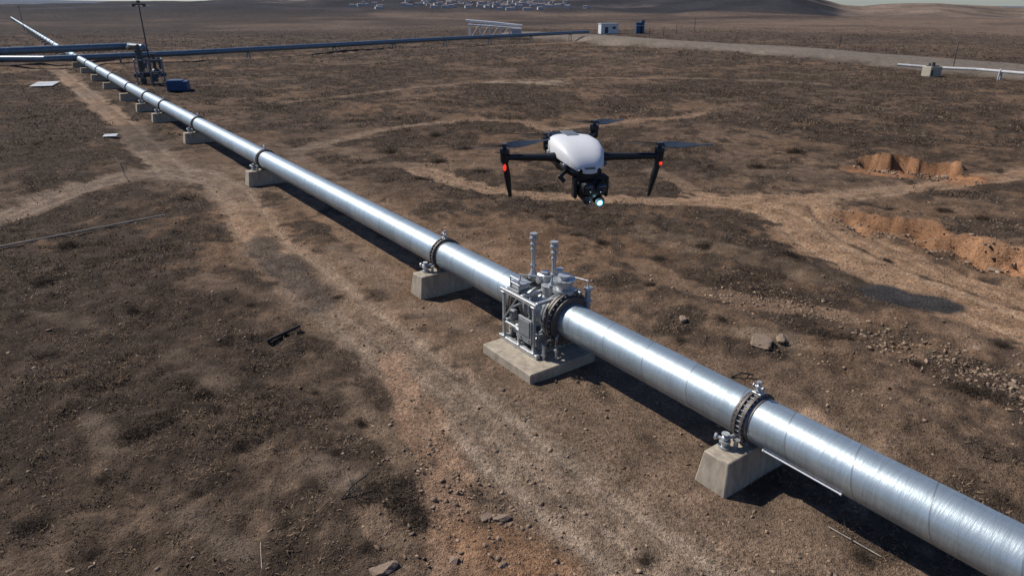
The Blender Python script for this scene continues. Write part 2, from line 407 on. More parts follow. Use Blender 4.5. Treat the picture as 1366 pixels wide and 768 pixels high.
def ground_mat():
    m,nt,b=new_mat("dry_ground"); N=nt.nodes; L=nt.links
    at=N.new("ShaderNodeAttribute"); at.attribute_name="soil"
    tc=N.new("ShaderNodeTexCoord")
    def noise(sc,det,ro=.6):
        n=N.new("ShaderNodeTexNoise"); n.inputs["Scale"].default_value=sc; n.inputs["Detail"].default_value=det; n.inputs["Roughness"].default_value=ro; L.new(tc.outputs["Object"],n.inputs["Vector"]); return n.outputs["Fac"]
    def mt(op,a,bv):
        n=N.new("ShaderNodeMath"); n.operation=op
        for k,x in enumerate((a,bv)):
            if isinstance(x,(int,float)): n.inputs[k].default_value=x
            else: L.new(x,n.inputs[k])
        return n.outputs[0]
    def mr(v,a,bb,c,d):
        n=N.new("ShaderNodeMapRange"); n.inputs[1].default_value=a;n.inputs[2].default_value=bb;n.inputs[3].default_value=c;n.inputs[4].default_value=d; L.new(v,n.inputs[0]); return n.outputs[0]
    na_=noise(1.1,3,.75); nb_=noise(10,3,.95)
    mul=mt('MULTIPLY',mr(na_,.3,.7,.68,1.35),mr(nb_,.3,.7,.30,1.75))
    dark=mr(nb_,.46,.60,1.0,.45)
    sel=N.new("ShaderNodeMix"); sel.data_type='FLOAT'; L.new(at.outputs["Alpha"],sel.inputs[0]); sel.inputs[2].default_value=1.0; L.new(dark,sel.inputs[3])
    mul=mt('MULTIPLY',mul,sel.outputs[0])
    vm=N.new("ShaderNodeVectorMath"); vm.operation='SCALE'; L.new(at.outputs["Color"],vm.inputs[0]); L.new(mul,vm.inputs["Scale"])
    L.new(vm.outputs[0],b.inputs["Base Color"]); b.inputs["Roughness"].default_value=1; b.inputs["Specular IOR Level"].default_value=.1
    bp=N.new("ShaderNodeBump"); bp.inputs["Strength"].default_value=1; bp.inputs["Distance"].default_value=.14; L.new(nb_,bp.inputs["Height"]); L.new(bp.outputs[0],b.inputs["Normal"])
    return m
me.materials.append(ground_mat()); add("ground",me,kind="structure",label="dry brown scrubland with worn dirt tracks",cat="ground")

# ---------------------------------------------------------------- scrub
def scrub_mat(name,c1,c2):
    m,nt,b=new_mat(name); N=nt.nodes; L=nt.links
    at=N.new("ShaderNodeAttribute"); at.attribute_name="tint"
    cr=N.new("ShaderNodeValToRGB"); cr.color_ramp.elements[0].color=(*c1,1); cr.color_ramp.elements[1].color=(*c2,1)
    L.new(at.outputs["Fac"],cr.inputs[0]); L.new(cr.outputs[0],b.inputs["Base Color"]); b.inputs["Roughness"].default_value=.9; b.inputs["Specular IOR Level"].default_value=.1
    return m
M['scrub']=scrub_mat("scrub_twigs",(.032,.022,.016),(.29,.205,.135))
M['bush']=scrub_mat("bush_twigs",(.022,.017,.014),(.14,.103,.072))
def blades(px,py,pz,sz,nb,wid,tint,flat=.15):
    n=len(px); K=nb; N=n*K
    rep=lambda a: np.repeat(a,K)
    x=rep(px);y=rep(py);z=rep(pz);s=rep(sz);w=rep(wid) if isinstance(wid,np.ndarray) else np.full(N,wid)
    ja=rng.uniform(0,2*np.pi,N); jr=np.sqrt(rng.uniform(0,1,N))*.95*s
    x0=x+np.cos(ja)*jr; y0=y+np.sin(ja)*jr; z0=z-.02+rng.uniform(0,.22,N)*s
    aa=rng.uniform(0,2*np.pi,N); el=rng.uniform(flat,1.1,N); ln=s*rng.uniform(.2,.6,N)
    dx=np.cos(aa)*np.cos(el); dy=np.sin(aa)*np.cos(el); dz=np.sin(el)
    pa=aa+np.pi/2+rng.normal(0,.6,N)
    ox=np.cos(pa)*w/2; oy=np.sin(pa)*w/2
    V=np.empty((N,3,3))
    V[:,0]=np.stack([x0-ox,y0-oy,z0],1); V[:,1]=np.stack([x0+ox,y0+oy,z0],1); V[:,2]=np.stack([x0+dx*ln,y0+dy*ln,z0+dz*ln*.75],1)
    ti=np.clip(rep(tint)+rng.normal(0,.24,N),0,1)
    return V.reshape(-1,3),np.repeat(ti,3)
def scatter(r0,r1,dens,az=47):
    A=math.radians(2*az)/2*(r1*r1-r0*r0); n=int(A*dens)
    r=np.sqrt(rng.uniform(r0*r0,r1*r1,n)); a=np.radians(rng.uniform(-az,az,n)); return r*np.sin(a),r*np.cos(a)
VV=[];TT=[]
for r0,r1,dens,s0,s1,K,w,tb in ((8,26,34,.07,.30,13,.024,.36),(26,60,13,.11,.38,8,.04,.38),(60,130,3.2,.22,.6,7,.085,.42),(130,420,.28,.5,1.1,5,.22,.42),(8,34,2.4,.26,.55,44,.022,.18),(34,90,.8,.45,.95,30,.05,.20)):
    x,y=scatter(r0,r1,dens); f=fields(x,y); S=f[8]; bare=f[9]; n2=f[4]
    big=K>20
    keep=rng.uniform(0,1,len(x))<np.clip(ss(.2,.9,S)+.03,0,1)*(1-.94*(bare>.3))*(1-ss(230,420,f[0]))
    if big: keep=rng.uniform(0,1,len(x))<ss(.5,1.0,S)*(bare<.25)*ss(.42,.62,fbm(x,y,5,3,91))
    t=f[1]; keep&=~((np.abs(t+.3)<1.5)&(np.abs(f[2])<2))
    if big: keep&=np.abs(t)>1.8
    db,_,_=pdist(x,y,BERM); keep&=db>11
    dq,_,_=pdist(x,y,DP); keep&=dq>1.0
    for pts,hw,col,st in PATCH:
        d,_,_=pdist(x,y,pts); keep&=~((d<hw*1.1)&(rng.uniform(0,1,len(x))<.85))
    x=x[keep];y=y[keep];n2=n2[keep];S=S[keep]; z=hgt(x,y)
    sz=(s0+(s1-s0)*rng.uniform(0,1,len(x))**2.5*(.4+1.1*n2))*(.6+.5*S)
    ti=np.clip(tb+(n2-.5)*.9*(0 if big else 1)+rng.normal(0,.10 if big else .24,len(x)),0,1)
    v,tt=blades(x,y,z,sz,K,w*(.7+.6*rng.uniform(0,1,len(x))),ti); VV.append(v);TT.append(tt)
v=np.concatenate(VV);tt=np.concatenate(TT)
me=raw_mesh("dry_scrub",v,np.arange(len(v)).reshape(-1,3)); a=me.attributes.new("tint",'FLOAT','POINT'); a.data.foreach_set("value",tt.astype(np.float32)); me.materials.append(M['scrub'])
add("dry_scrub",me,kind="stuff",label="low dry brown scrub covering the plain",cat="scrub")

# stones
ic=bmesh.new(); bmesh.ops.create_icosphere(ic,subdivisions=1,radius=1); ICV=np.array([v.co[:] for v in ic.verts]); ICF=np.array([[v.index for v in f.verts] for f in ic.faces]); ic.free()
def clip_planes(V,k=5,lo=.35,hi=.8):
    for _ in range(k):
        nrm=rng.normal(0,1,(len(V),1,3)); nrm/=np.linalg.norm(nrm,axis=2,keepdims=True); d=rng.uniform(lo,hi,(len(V),1,1))
        e=np.maximum((V*nrm).sum(2,keepdims=True)-d,0); V=V-nrm*e
    return V
def stones(x,y,sz):
    n=len(x); z=hgt(x,y)+sz*.10
    V=clip_planes(np.repeat(ICV[None],n,0)*(1+rng.uniform(-.25,.25,(n,len(ICV),1))),6,.2,.7)
    sc=rng.uniform(.5,1.5,(n,1,3)); sc[:,:,2]*=.7; V=V*sc*sz[:,None,None]
    a=rng.uniform(0,6.28,n); c,s=np.cos(a)[:,None],np.sin(a)[:,None]
    V=np.stack([V[:,:,0]*c-V[:,:,1]*s,V[:,:,0]*s+V[:,:,1]*c,V[:,:,2]],-1)+np.stack([x,y,z],1)[:,None,:]
    Fc=(ICF[None]+np.arange(n)[:,None,None]*len(ICV)).reshape(-1,3)
    return V.reshape(-1,3),Fc,np.repeat(rng.uniform(0,1,n),len(ICV))
x,y=scatter(8,45,30,45); f=fields(x,y); p=.13+.25*f[10]*(1-f[8])+.50*ss(.50,.68,fbm(x,y,1.8,3,77))*(1-.4*f[8]); k=rng.uniform(0,1,len(x))<p; x=x[k];y=y[k]
sz=.014+.065*rng.uniform(0,1,len(x))**5
xs=[x];ys=[y];szs=[sz]
def line_rocks(pts,n,w,s0,s1):
    P=PL(*pts)
    for _ in range(n):
        k=random.random()*(len(P)-1); i=int(k); p=P[i].lerp(P[i+1],k-i)
        xs.append(np.array([p.x+random.gauss(0,w)])); ys.append(np.array([p.y+random.gauss(0,w)])); szs.append(np.array([s0+(s1-s0)*random.random()**4]))
line_rocks([(1165,450),(1230,475),(1300,505),(1366,535),(1440,570)],1000,.55,.02,.11)
line_rocks([(960,395),(1040,402),(1110,420)],500,.5,.02,.10)
line_rocks([(560,640),(640,690),(740,745)],500,.8,.015,.09)
line_rocks([(1110,290),(1225,318),(1366,362)],600,.7,.025,.14)
line_rocks([(1150,224),(1215,230),(1280,238)],300,.8,.04,.20)
line_rocks([(520,430),(560,560),(620,700)],400,.5,.015,.06)
line_rocks([(560,210),(590,235),(650,260)],160,.9,.04,.14)
line_rocks([(300,430),(480,600),(600,768)],300,1.0,.015,.06)
line_rocks([(760,560),(900,660),(1050,740)],300,.9,.015,.06)
x=np.concatenate(xs);y=np.concatenate(ys);sz=np.concatenate(szs)
dd,_,_=pdist(x,y,DP); kk=dd>1.1; x=x[kk];y=y[kk];sz=sz[kk]
V,Fc,ti=stones(x,y,sz); me=raw_mesh("loose_stones",V,Fc); a=me.attributes.new("tint",'FLOAT','POINT'); a.data.foreach_set("value",ti.astype(np.float32))
M['stone']=scrub_mat("loose_stone",(.13,.092,.066),(.38,.275,.19)); me.materials.append(M['stone'])
add("loose_stones",me,kind="stuff",label="loose gravel and broken stones on dirt",cat="stones")

def rock_mesh(seed):
    b=bmesh.new(); bmesh.ops.create_icosphere(b,subdivisions=4,radius=1)
    V=np.array([v.co[:] for v in b.verts])[None]; V=clip_planes(V,16,.35,.75)[0]
    d=fbm(V[:,0]*1.3+seed*9+V[:,2],V[:,1]*1.3-V[:,2]*.7,.35,4,seed)
    for v,k,q in zip(b.verts,d,V): v.co=Vector(q)*(.86+.28*k); v.co.z*=.6
    me=bpy.data.meshes.new("boulder"); b.to_mesh(me); b.free(); me.materials.append(M['rock']); me.polygons.foreach_set("use_smooth",[True]*len(me.polygons)); me.set_sharp_from_angle(angle=math.radians(22)); return me
RK=[rock_mesh(s) for s in (1,2,3,4)]
for k,(u,v_,s) in enumerate([(668,692,.20),(648,690,.13),(670,755,.11),(605,750,.16),(514,764,.26),(1012,461,.46),(1040,455,.30),(1182,222,.35),(1262,234,.35),(1328,348,.3),(1300,470,.17),(1350,520,.18),(912,430,.2)]):
    p=on(u,v_); add("boulder",RK[k%4],p+Vector((0,0,s*.06)),(0,0,k*1.7),label="rough sandstone boulder half buried in dirt",cat="rock",group="boulders on the plain",scale=(s*1.25,s*.9,s*.75))
def bush_mesh(seed,n=1000):
    V=[];T=[]
    for i in range(n):
        th=rng.uniform(0,2*np.pi); el=rng.uniform(.1,1.5); ln=rng.uniform(.4,1.0)*(.7+.3*math.sin(th*3+seed))
        p=np.array([rng.normal(0,.38),rng.normal(0,.34),-.05]); d=np.array([math.cos(th)*math.cos(el),math.sin(th)*math.cos(el),math.sin(el)*.7])*.7; w=.035
        t0=np.clip(rng.normal(.30,.25),0,1); 
        for k in range(3):
            o=np.array([-d[1],d[0],rng.normal(0,.3)]); q=p+d*ln*.38+rng.normal(0,.04,3); V+= [p-o*w/2,p+o*w/2,q]; T+=[t0]*3
            p=q-d*.05; d=d+rng.normal(0,.35,3); w*=.8
    me=raw_mesh("dry_bush",np.array(V),np.arange(len(V)).reshape(-1,3)); a=me.attributes.new("tint",'FLOAT','POINT'); a.data.foreach_set("value",np.array(T,np.float32)); me.materials.append(M['bush']); return me
BM=[bush_mesh(i) for i in range(3)]
BS=[(195,582,.55),(170,590,.4),(222,572,.35),(525,672,.62),(500,655,.45),(552,694,.42),(535,645,.35),(487,735,.28),(445,608,.26),(335,408,.28),(247,264,.55),(305,460,.38),(262,663,.2),(420,522,.2),(1095,448,.55),(1130,455,.45),(1285,525,.5),(1325,535,.45),(1330,460,.45),(1220,485,.35),(905,455,.3),(1180,345,.35),(480,560,.3),(640,232,.7),(520,200,.8),(700,215,.7),(585,215,.7),(860,745,.25),(1150,745,.28),(90,330,.5),(60,480,.4),(320,600,.32),(140,640,.28),(800,320,.45),(880,345,.4),(960,430,.3),(450,395,.28),(270,530,.35),(580,180,.7),(1060,200,.9),(1010,220,.8),(730,290,.5),(940,330,.5),(870,380,.4),(990,310,.5),(620,200,.7),(560,240,.6),(770,310,.45),(40,700,.35),(120,740,.3),(380,700,.28),(60,380,.45),(180,420,.4),(110,520,.35),(1000,375,.4),(1050,345,.45),(1260,280,.5),(1310,290,.5),(1190,275,.5)]
for k,(u,v_,s) in enumerate(BS):
    p=on(u,v_); add("dry_bush",BM[k%3],p,(0,0,k*2.1),label="dark leafless bush growing on dry ground",cat="bush",group="dry bushes on the plain",scale=(s,s,s*.8))

# ---------------------------------------------------------------- main pipeline
HP=1.3; PR=.5
pl=add("pipeline",None,WL(0,0,0),(0,0,ROT),label="long galvanised steel pipeline raised on concrete blocks",cat="pipeline")
ringpx=[(1006,556),(594,339),(355,213),(265,166),(219,142),(197,130),(170,116),(146,103)]
RS=[S_of(u,v) for u,v in ringpx]
SB=S_of(180,122); 
B1=G(85,67,1.3); B2=G(6,18,1.3); B0=WL(SB,0,1.3)
def farpt(L):
    l1=(B1-B0).length
    if L<l1: return B0.lerp(B1,L/l1),(B1-B0).normalized()
    return B1+(B2-B1).normalized()*(L-l1),(B2-B1).normalized()
invM=(Matrix.Translation(WL(0,0,0))@Matrix.Rotation(ROT,4,'Z')).inverted()
def pipe_seg(s0,s1,r=PR,seg=72):
    L=s1-s0; b=B(); b.cyl((-L/2,0,0),(L/2,0,0),r,seg=seg); me=b.mesh("pipe_section",'pipe',50)
    return add("pipe_section",me,((s0+s1)/2,0,HP),parent=pl)
XR=.72
pipe_seg(30.0,58); pipe_seg(RS[0],30.0); pipe_seg(XR,RS[0])
pipe_seg(RS[1],-1.28); pipe_seg(RS[2],RS[1]); pipe_seg(RS[3],RS[2]); pipe_seg(RS[4],RS[3]); pipe_seg(SB,RS[4])
farL=[0,(B1-B0).length,160,300,500,800]
for a_,b_ in zip(farL[:-1],farL[1:]):
    p,_=farpt(a_+.001); q,_=farpt(b_); p=invM@p; q=invM@q; d=q-p; L=d.length
    bb=B(); bb.cyl((-L/2,0,0),(L/2,0,0),PR,seg=32); add("pipe_section",bb.mesh("pipe_section",'pipe',50),(p+q)/2,(0,-math.asin(d.z/L),math.atan2(d.y,d.x)),parent=pl)
def flange(parent,x):
    e=add("flange_ring",None,(x,0,HP),parent=parent)
    b=B(); 
    for dx in (-.08,.08): b.annulus((dx,0,0),(1,0,0),PR-.02,PR+.085,.05)
    b.annulus((0,0,0),(1,0,0),PR-.02,PR+.04,.11)
    for dx in (-.18,.18): b.annulus((dx,0,0),(1,0,0),PR-.02,PR+.015,.04)
    add("flange_disc",b.mesh("flange_disc",'rust'),parent=e)
    b=B(); b.bolts((0,0,0),(1,0,0),PR+.055,30,.014,.25); add("bolt_circle",b.mesh("bolt_circle",'bolt'),parent=e)
    b=B(); b.box((0,0,-.515),(.34,.62,.06)); b.box((-.12,-.28,-.46),(.04,.1,.2)); b.box((.12,-.28,-.46),(.04,.1,.2)); b.box((0,.28,-.46),(.3,.1,.2)); add("saddle_bracket",b.mesh("saddle_bracket",'grey'),parent=e)
    b=B(); b.cyl((0,0,PR+.05),(0,0,PR+.19),.03); b.cyl((0,0,PR+.13),(0,0,PR+.16),.07); b.sph((0,0,PR+.23),.06,(1,1,1)); b.cyl((-.1,0,PR+.23),(.1,0,PR+.23),.025); b.cyl((-.12,0,PR+.23),(-.10,0,PR+.23),.05); b.cyl((.10,0,PR+.23),(.12,0,PR+.23),.05)
    b.cyl((0,0,PR+.28),(0,0,PR+.34),.018); b.cyl((0,0,PR+.33),(0,0,PR+.36),.055)
    b.box((0,0,PR+.09),(.22,.12,.05)); add("air_vent_valve",b.mesh("air_vent_valve",'galv'),parent=e)
    b=B(); y0=-.74; zt=-.52
    b.cyl((-.12,y0,zt),(-.12,y0,zt+.05),.13,seg=20); b.cyl((-.12,y0,zt+.05),(-.12,y0,zt+.14),.075); b.cyl((-.12,y0,zt+.14),(-.12,y0,zt+.18),.12,seg=20); b.sph((-.12,y0,zt+.23),.085,(1,1,.8)); b.cyl((-.12,y0,zt+.27),(-.12,y0,zt+.33),.03); b.cyl((-.12,y0,zt+.32),(-.12,y0,zt+.345),.085,seg=20)
    b.cyl((-.12,y0,zt+.2),(-.04,-.44,zt+.25),.04); b.cyl((-.30,y0-.06,zt+.2),(-.12,y0,zt+.2),.035); b.cyl((-.33,y0-.07,zt+.2),(-.29,y0-.055,zt+.2),.075,seg=18)
    b.cyl((.03,-.56,zt-.02),(.03,-.56,zt+.2),.05); b.cyl((.03,-.56,zt+.18),(.03,-.56,zt+.21),.08)
    add("drain_valve",b.mesh("drain_valve",'galv'),parent=e)
    return e
fl=flange(pl,RS[0])
for x in RS[1:6]: copy_tree(fl,(x,0,HP))
bb=B(); bb.annulus((0,0,0),(1,0,0),PR-.02,PR+.09,.2,24); FR=bb.mesh("flange_ring",'rust')
def block_mesh():
    b=B(); b.box((0,-.2,.40),(.80,2.1,.84),bev=.025,taper=.76); return b.mesh("concrete_support",'conc')
bm_=block_mesh()
LB="weathered tapered concrete block supporting the steel pipeline"
def block(loc,rot): add("concrete_support",bm_,loc,(0,0,rot),label=LB,cat="pipe support",group="concrete pipeline supports")
for x in RS[:6]: block(WL(x,0,-.04),ROT)
block(WL(13+RS[0],0,-.04),ROT)
LL=[4,18,31]+[45+i*14 for i in range(18)]
for L_ in LL:
    p,d=farpt(L_); rz=math.atan2(-d.y,-d.x)
    block(Vector((p.x,p.y,-.04)),rz)
    lp=invM@p; add("flange_ring",FR,lp,(0,0,rz-ROT),parent=pl)
p=add("cable_conduit",None,WL(RS[0]+.55,-.392,.955),(0,0,ROT),label="thin white conduit strapped along the steel pipe",cat="conduit")
b=B(); b.cyl((0,0,0),(1.7,0,0),.024,seg=10); b.cyl((0,0,0),(.03,0,0),.035,seg=10); b.cyl((1.67,0,0),(1.7,0,0),.035,seg=10); part("conduit_tube",b,'white',p)
b=B(); b.cyl((0,0,0),(1.0,.04,.01),.012,seg=8); add("loose_rod",b.mesh("loose_rod",'stick'),WL(RS[0]+2.1,-.30,.05),(0,0,ROT),label="pale thin rod lying beside the pipeline shadow",cat="rod")

# ---------------------------------------------------------------- valve station
vs=add("valve_station",None,WL(0,0,0),(0,0,ROT),label="grey steel valve assembly in a frame on a concrete pad",cat="valve station")
b=B(); b.box((-.02,-.52,.13),(2.3,2.32,.34),bev=.03); part("concrete_pad",b,'conc',vs)
XL,XM,XH=-1.06,-.34,.34; YF,YB=-.98,.60
b=B(); 
for y in (YF,YB): b.box((-.34,y,.37),(1.8,.14,.13))
for x in (XL,XM,XH): b.box((x,-.18,.37),(.11,1.45,.11))
part("skid_rail",b,'galv',vs)
for x in (XL,XM,XH):
    for y in (YF,YB):
        if x==XM and y==YF: h=.95
        else: h=1.86
        b=B(); b.box((x,y,.42+h/2-.25),(.085,.085,h-.4)); b.box((x,y,.45),(.2,.2,.03)); b.box((x,y,.42+h-.47),(.15,.15,.03)); part("frame_post",b,'galv',vs)
b=B()
for y in (YF,YB): b.box((-.36,y,1.86),(1.66,.11,.12))
for x in (XL,XM,XH): b.box((x,-.18,1.863),(.10,1.45,.09))
part("cross_beam",b,'galv',vs)
b=B(); b.box((-.36,YF-.01,.90),(1.45,.07,.08)); 
for x in (XL,XH): b.box((x,-.18,.90),(.07,1.45,.07))
b.box((-.36,YB,.90),(1.45,.07,.08)); part("cross_beam",b,'galv',vs)
b=B(); b.cyl((XL,YF-.05,.93),(XM-.05,YF-.05,1.82),.022,seg=8); part("diagonal_brace",b,'galv',vs)
b=B(); b.cyl((XH+.05,YF,.93),(XH+.05,YB,1.82),.022,seg=8); part("diagonal_brace",b,'galv',vs)
b=B(); b.box((-.74,-.66,1.93),(.50,.50,.035)); b.box((-.33,.33,1.93),(1.4,.46,.035)); part("top_deck",b,'grey',vs)
b=B(); b.cyl((-1.3,0,HP),(XR,0,HP),.44,seg=40)
for x in (-.98,-.78,-.55,.02): b.annulus((x,0,HP),(1,0,0),.40,.51,.06)
b.cyl((-.20,0,HP),(-.20,0,2.05),.25,seg=28); b.cyl((-.20,0,HP-.75),(-.20,0,HP-.2),.25,seg=24); b.box((-.20,0,.48),(.6,.7,.14))
b.sph((-.20,0,HP),.56,(.5,1,1),24)
part("valve_body",b,'galv',vs)
b=B(); b.cyl((-1.0,-.64,.62),(.30,-.64,.62),.16,seg=24)
for x in (-.98,-.60,-.10,.26): b.cyl((x-.03,-.64,.62),(x+.03,-.64,.62),.22,seg=24)
b.cyl((-.78,-.64,.62),(-.78,-.15,1.0),.10,seg=18); b.cyl((.06,-.64,.62),(.06,-.15,1.0),.10,seg=18)
part("bypass_cylinder",b,'galv',vs)
for x,R in ((-1.20,.72),(.20,.60),(.57,.78)):
    e=add("flange",None,(x,0,HP),parent=vs)
    b=B(); b.annulus((-.05,0,0),(1,0,0),.36,R,.06); b.annulus((.05,0,0),(1,0,0),.36,R,.06)
    if R>.74: b.annulus((.15,0,0),(1,0,0),.36,R-.10,.08); b.annulus((-.14,0,0),(1,0,0),.36,R-.12,.07)
    add("flange_disc",b.mesh("flange_disc",'rust' if R>.65 else 'grey'),parent=e)
    b=B(); b.bolts((0,0,0),(1,0,0),R-.05,28,.023,.24); add("bolt_circle",b.mesh("bolt_circle",'bolt'),parent=e)
for x,y in ((-.98,.0),(-.05,.0)):
    b=B(); b.cyl((x,y,1.94),(x,y,3.2),.058,seg=18)
    for z,r in ((2.04,.15),(2.10,.15),(2.42,.09),(2.9,.085),(3.06,.10),(3.24,.12)): b.cyl((x,y,z-.022),(x,y,z+.022),r,seg=20)
    b.cyl((x,y,3.2),(x,y,3.34),.07,.085,seg=18); b.cyl((x,y,3.34),(x,y,3.38),.11,seg=18); b.cyl((x,y,2.12),(x,y,2.30),.11,.06,seg=18)
    part("vent_stack",b,'galv',vs)
b=B(); x,y=.36,.04
b.cyl((x,y,1.75),(x,y,2.15),.16,seg=20); b.cyl((x,y,2.02),(x,y,2.12),.31,seg=32); b.cyl((x,y,2.12),(x,y,2.34),.21,.25,seg=28); b.cyl((x,y,2.34),(x,y,2.40),.31,seg=32); b.bolts((x,y,2.37),(0,0,1),.27,12,.02,.1); b.cyl((x,y,2.40),(x,y,2.48),.14,seg=24); b.cyl((x,y,2.48),(x,y,2.52),.18,seg=24)
part("valve_actuator",b,'galv',vs)
b=B(); b.box((-.58,.12,2.10),(.40,.34,.30),bev=.04); b.cyl((-.58,-.05,2.10),(-.58,-.15,2.10),.1,seg=18); b.cyl((-.58,.12,2.25),(-.58,.12,2.31),.13,seg=18); part("gear_box",b,'galv',vs)
b=B(); b.box((-.74,-.64,2.03),(.44,.38,.17),bev=.03); b.box((-.74,-.64,2.125),(.50,.44,.025)); part("motor_housing",b,'galv',vs)
b=B(); b.cyl((-.30,.42,1.94),(-.30,.42,2.40),.08,seg=16);b.cyl((-.30,.42,2.38),(-.30,.42,2.42),.12,seg=16); part("relief_valve",b,'galv',vs)
b=B(); b.cyl((.76,.58,1.3),(.76,.58,2.1),.08,seg=16); b.cyl((.76,.58,2.1),(.76,.58,2.15),.13,seg=16); b.cyl((.76,.58,1.75),(.76,.58,1.79),.12,seg=16); part("relief_valve",b,'galv',vs)
b=B(); b.box((.02,YF-.04,1.02),(.60,.07,.74),bev=.015); b.box((.02,YF-.085,1.10),(.46,.02,.46),bev=.005); b.cyl((-.16,YF-.07,.76),(-.16,YF-.11,.76),.03,seg=10); b.cyl((.20,YF-.07,.76),(.20,YF-.11,.76),.03,seg=10); part("control_cabinet",b,'grey',vs)
b=B(); b.box((-.72,-.90,1.22),(.24,.14,.26),bev=.02); b.cyl((-.72,-.96,1.24),(-.72,-1.01,1.24),.08,seg=20); part("junction_box",b,'grey',vs)
b=B()
b.tube([(-.94,-.84,1.95),(-.94,-.84,2.28),(-.54,-.84,2.28),(-.54,-.84,1.92)],.022)
b.tube([(-.92,-.82,.4),(-.92,-.82,1.30),(-.9,-.46,1.36)],.035)
b.tube([(.62,-.84,.32),(.62,-.84,.70),(.3,-.66,.64)],.05)
b.tube([(.76,.58,2.13),(.76,.58,2.34),(.34,.46,2.34),(.0,.05,2.55)],.022)
b.tube([(-.74,-.64,2.12),(-.74,-.64,2.34),(-.3,-.30,2.34),(-.05,-.05,2.36)],.02)
b.tube([(.84,-.58,.32),(.84,-.58,.95),(.75,-.45,1.0)],.04)
for p_ in ((-.92,-.82,.8),(.62,-.84,.45),(.84,-.58,.6)): b.cyl((p_[0],p_[1],p_[2]-.02),(p_[0],p_[1],p_[2]+.02),.08)
part("bypass_piping",b,'galv',vs)
b=B(); c=Vector((.88,-.78,.85)); b.tor(c,(1,-.6,0),.15,.016); b.cyl(c,c+Vector((-.2,.12,0)),.03)
for k in range(3):
    t=k*math.pi/3; a_,b2_,d_=frame((1,-.6,0)); o=a_*math.cos(t)+b2_*math.sin(t); b.cyl(c-o*.15,c+o*.15,.012,seg=6)
part("handwheel",b,'dgrey',vs)

# ---------------------------------------------------------------- drone
DZ=2.6; rd=ray(765,203); k_=DZ
DL=Vector((rd[0]*k_,rd[1]*k_,CH+rd[2]*k_))
dr=add("drone",None,DL,(math.radians(2),0,math.radians(14)),label="white and black quadcopter drone hovering with lamp lit",cat="drone")
b=B(); b.loft([(-.190,-.030,.024,.008,.006,.7),(-.182,-.022,.046,.018,.010,.62),(-.15,-.010,.066,.033,.014,.55),(-.10,.002,.084,.046,.016,.52),(-.04,.008,.092,.052,.018,.50),(.03,.010,.090,.051,.018,.50),(.09,.008,.074,.044,.018,.55),(.14,.005,.052,.030,.016,.6),(.175,.002,.03,.014,.01,.7)],48); part("body_shell",b,'dwhite',dr,ang=40)
b=B(); b.loft([(-.178,-.040,.034,.010,.012,.6),(-.15,-.038,.060,.020,.020,.6),(-.06,-.030,.086,.026,.026,.6),(.08,-.026,.080,.024,.024,.6),(.15,-.016,.052,.02,.02,.7)],28); part("belly_pan",b,'dblack',dr,ang=60)
b=B(); b.box((0,.055,.0605),(.050,.090,.004),bev=.0015); part("battery_cover",b,'dgr',dr)
for sx in (-1,1):
    b=B(); b.box((sx*.0885,-.01,-.004),(.014,.11,.020),bev=.004); b.box((sx*.073,-.120,-.016),(.016,.04,.016),rz=sx*.35,bev=.004)
    part("side_vent",b,'dgr',dr)
    b=B(); b.cyl((sx*.034,-.172,-.022),(sx*.036,-.188,-.028),.010,.009,seg=14); part("front_sensor",b,'dblack',dr)
b=B(); b.box((0,-.186,-.016),(.040,.008,.010),bev=.002); part("front_trim",b,'dgr',dr)
def prop(parent,loc,az,L=.155):
    b=B()
    for sgn in (1,-1):
        n=12; ring=[]
        for i in range(n+1):
            t=i/n; r=.010+L*t; w=.005+.0125*math.sin(math.pi*min(t*1.2+.08,1)**.8)*(1-.3*t); w=max(w,.0035)
            tw=math.radians(22*(1-t)+8)
            c=[(r,-w,-w*math.tan(tw)),(r,w,w*math.tan(tw))]
            ring.append([b.bm.verts.new(Vector((p[0]*sgn,p[1]*sgn,p[2]+dz+.008*t*t))) for p in c for dz in (0,.002)])
        for A,C_ in zip(ring[:-1],ring[1:]):
            b.bm.faces.new((A[0],A[2],C_[2],C_[0])); b.bm.faces.new((A[1],C_[1],C_[3],A[3])); b.bm.faces.new((A[0],C_[0],C_[1],A[1])); b.bm.faces.new((A[2],A[3],C_[3],C_[2]))
        b.bm.faces.new((ring[-1][0],ring[-1][2],ring[-1][3],ring[-1][1]))
    b.cyl((0,0,-.006),(0,0,.008),.010,seg=14)
    add("propeller",b.mesh("propeller",'dprop',60),loc,(0,0,az),parent=parent)
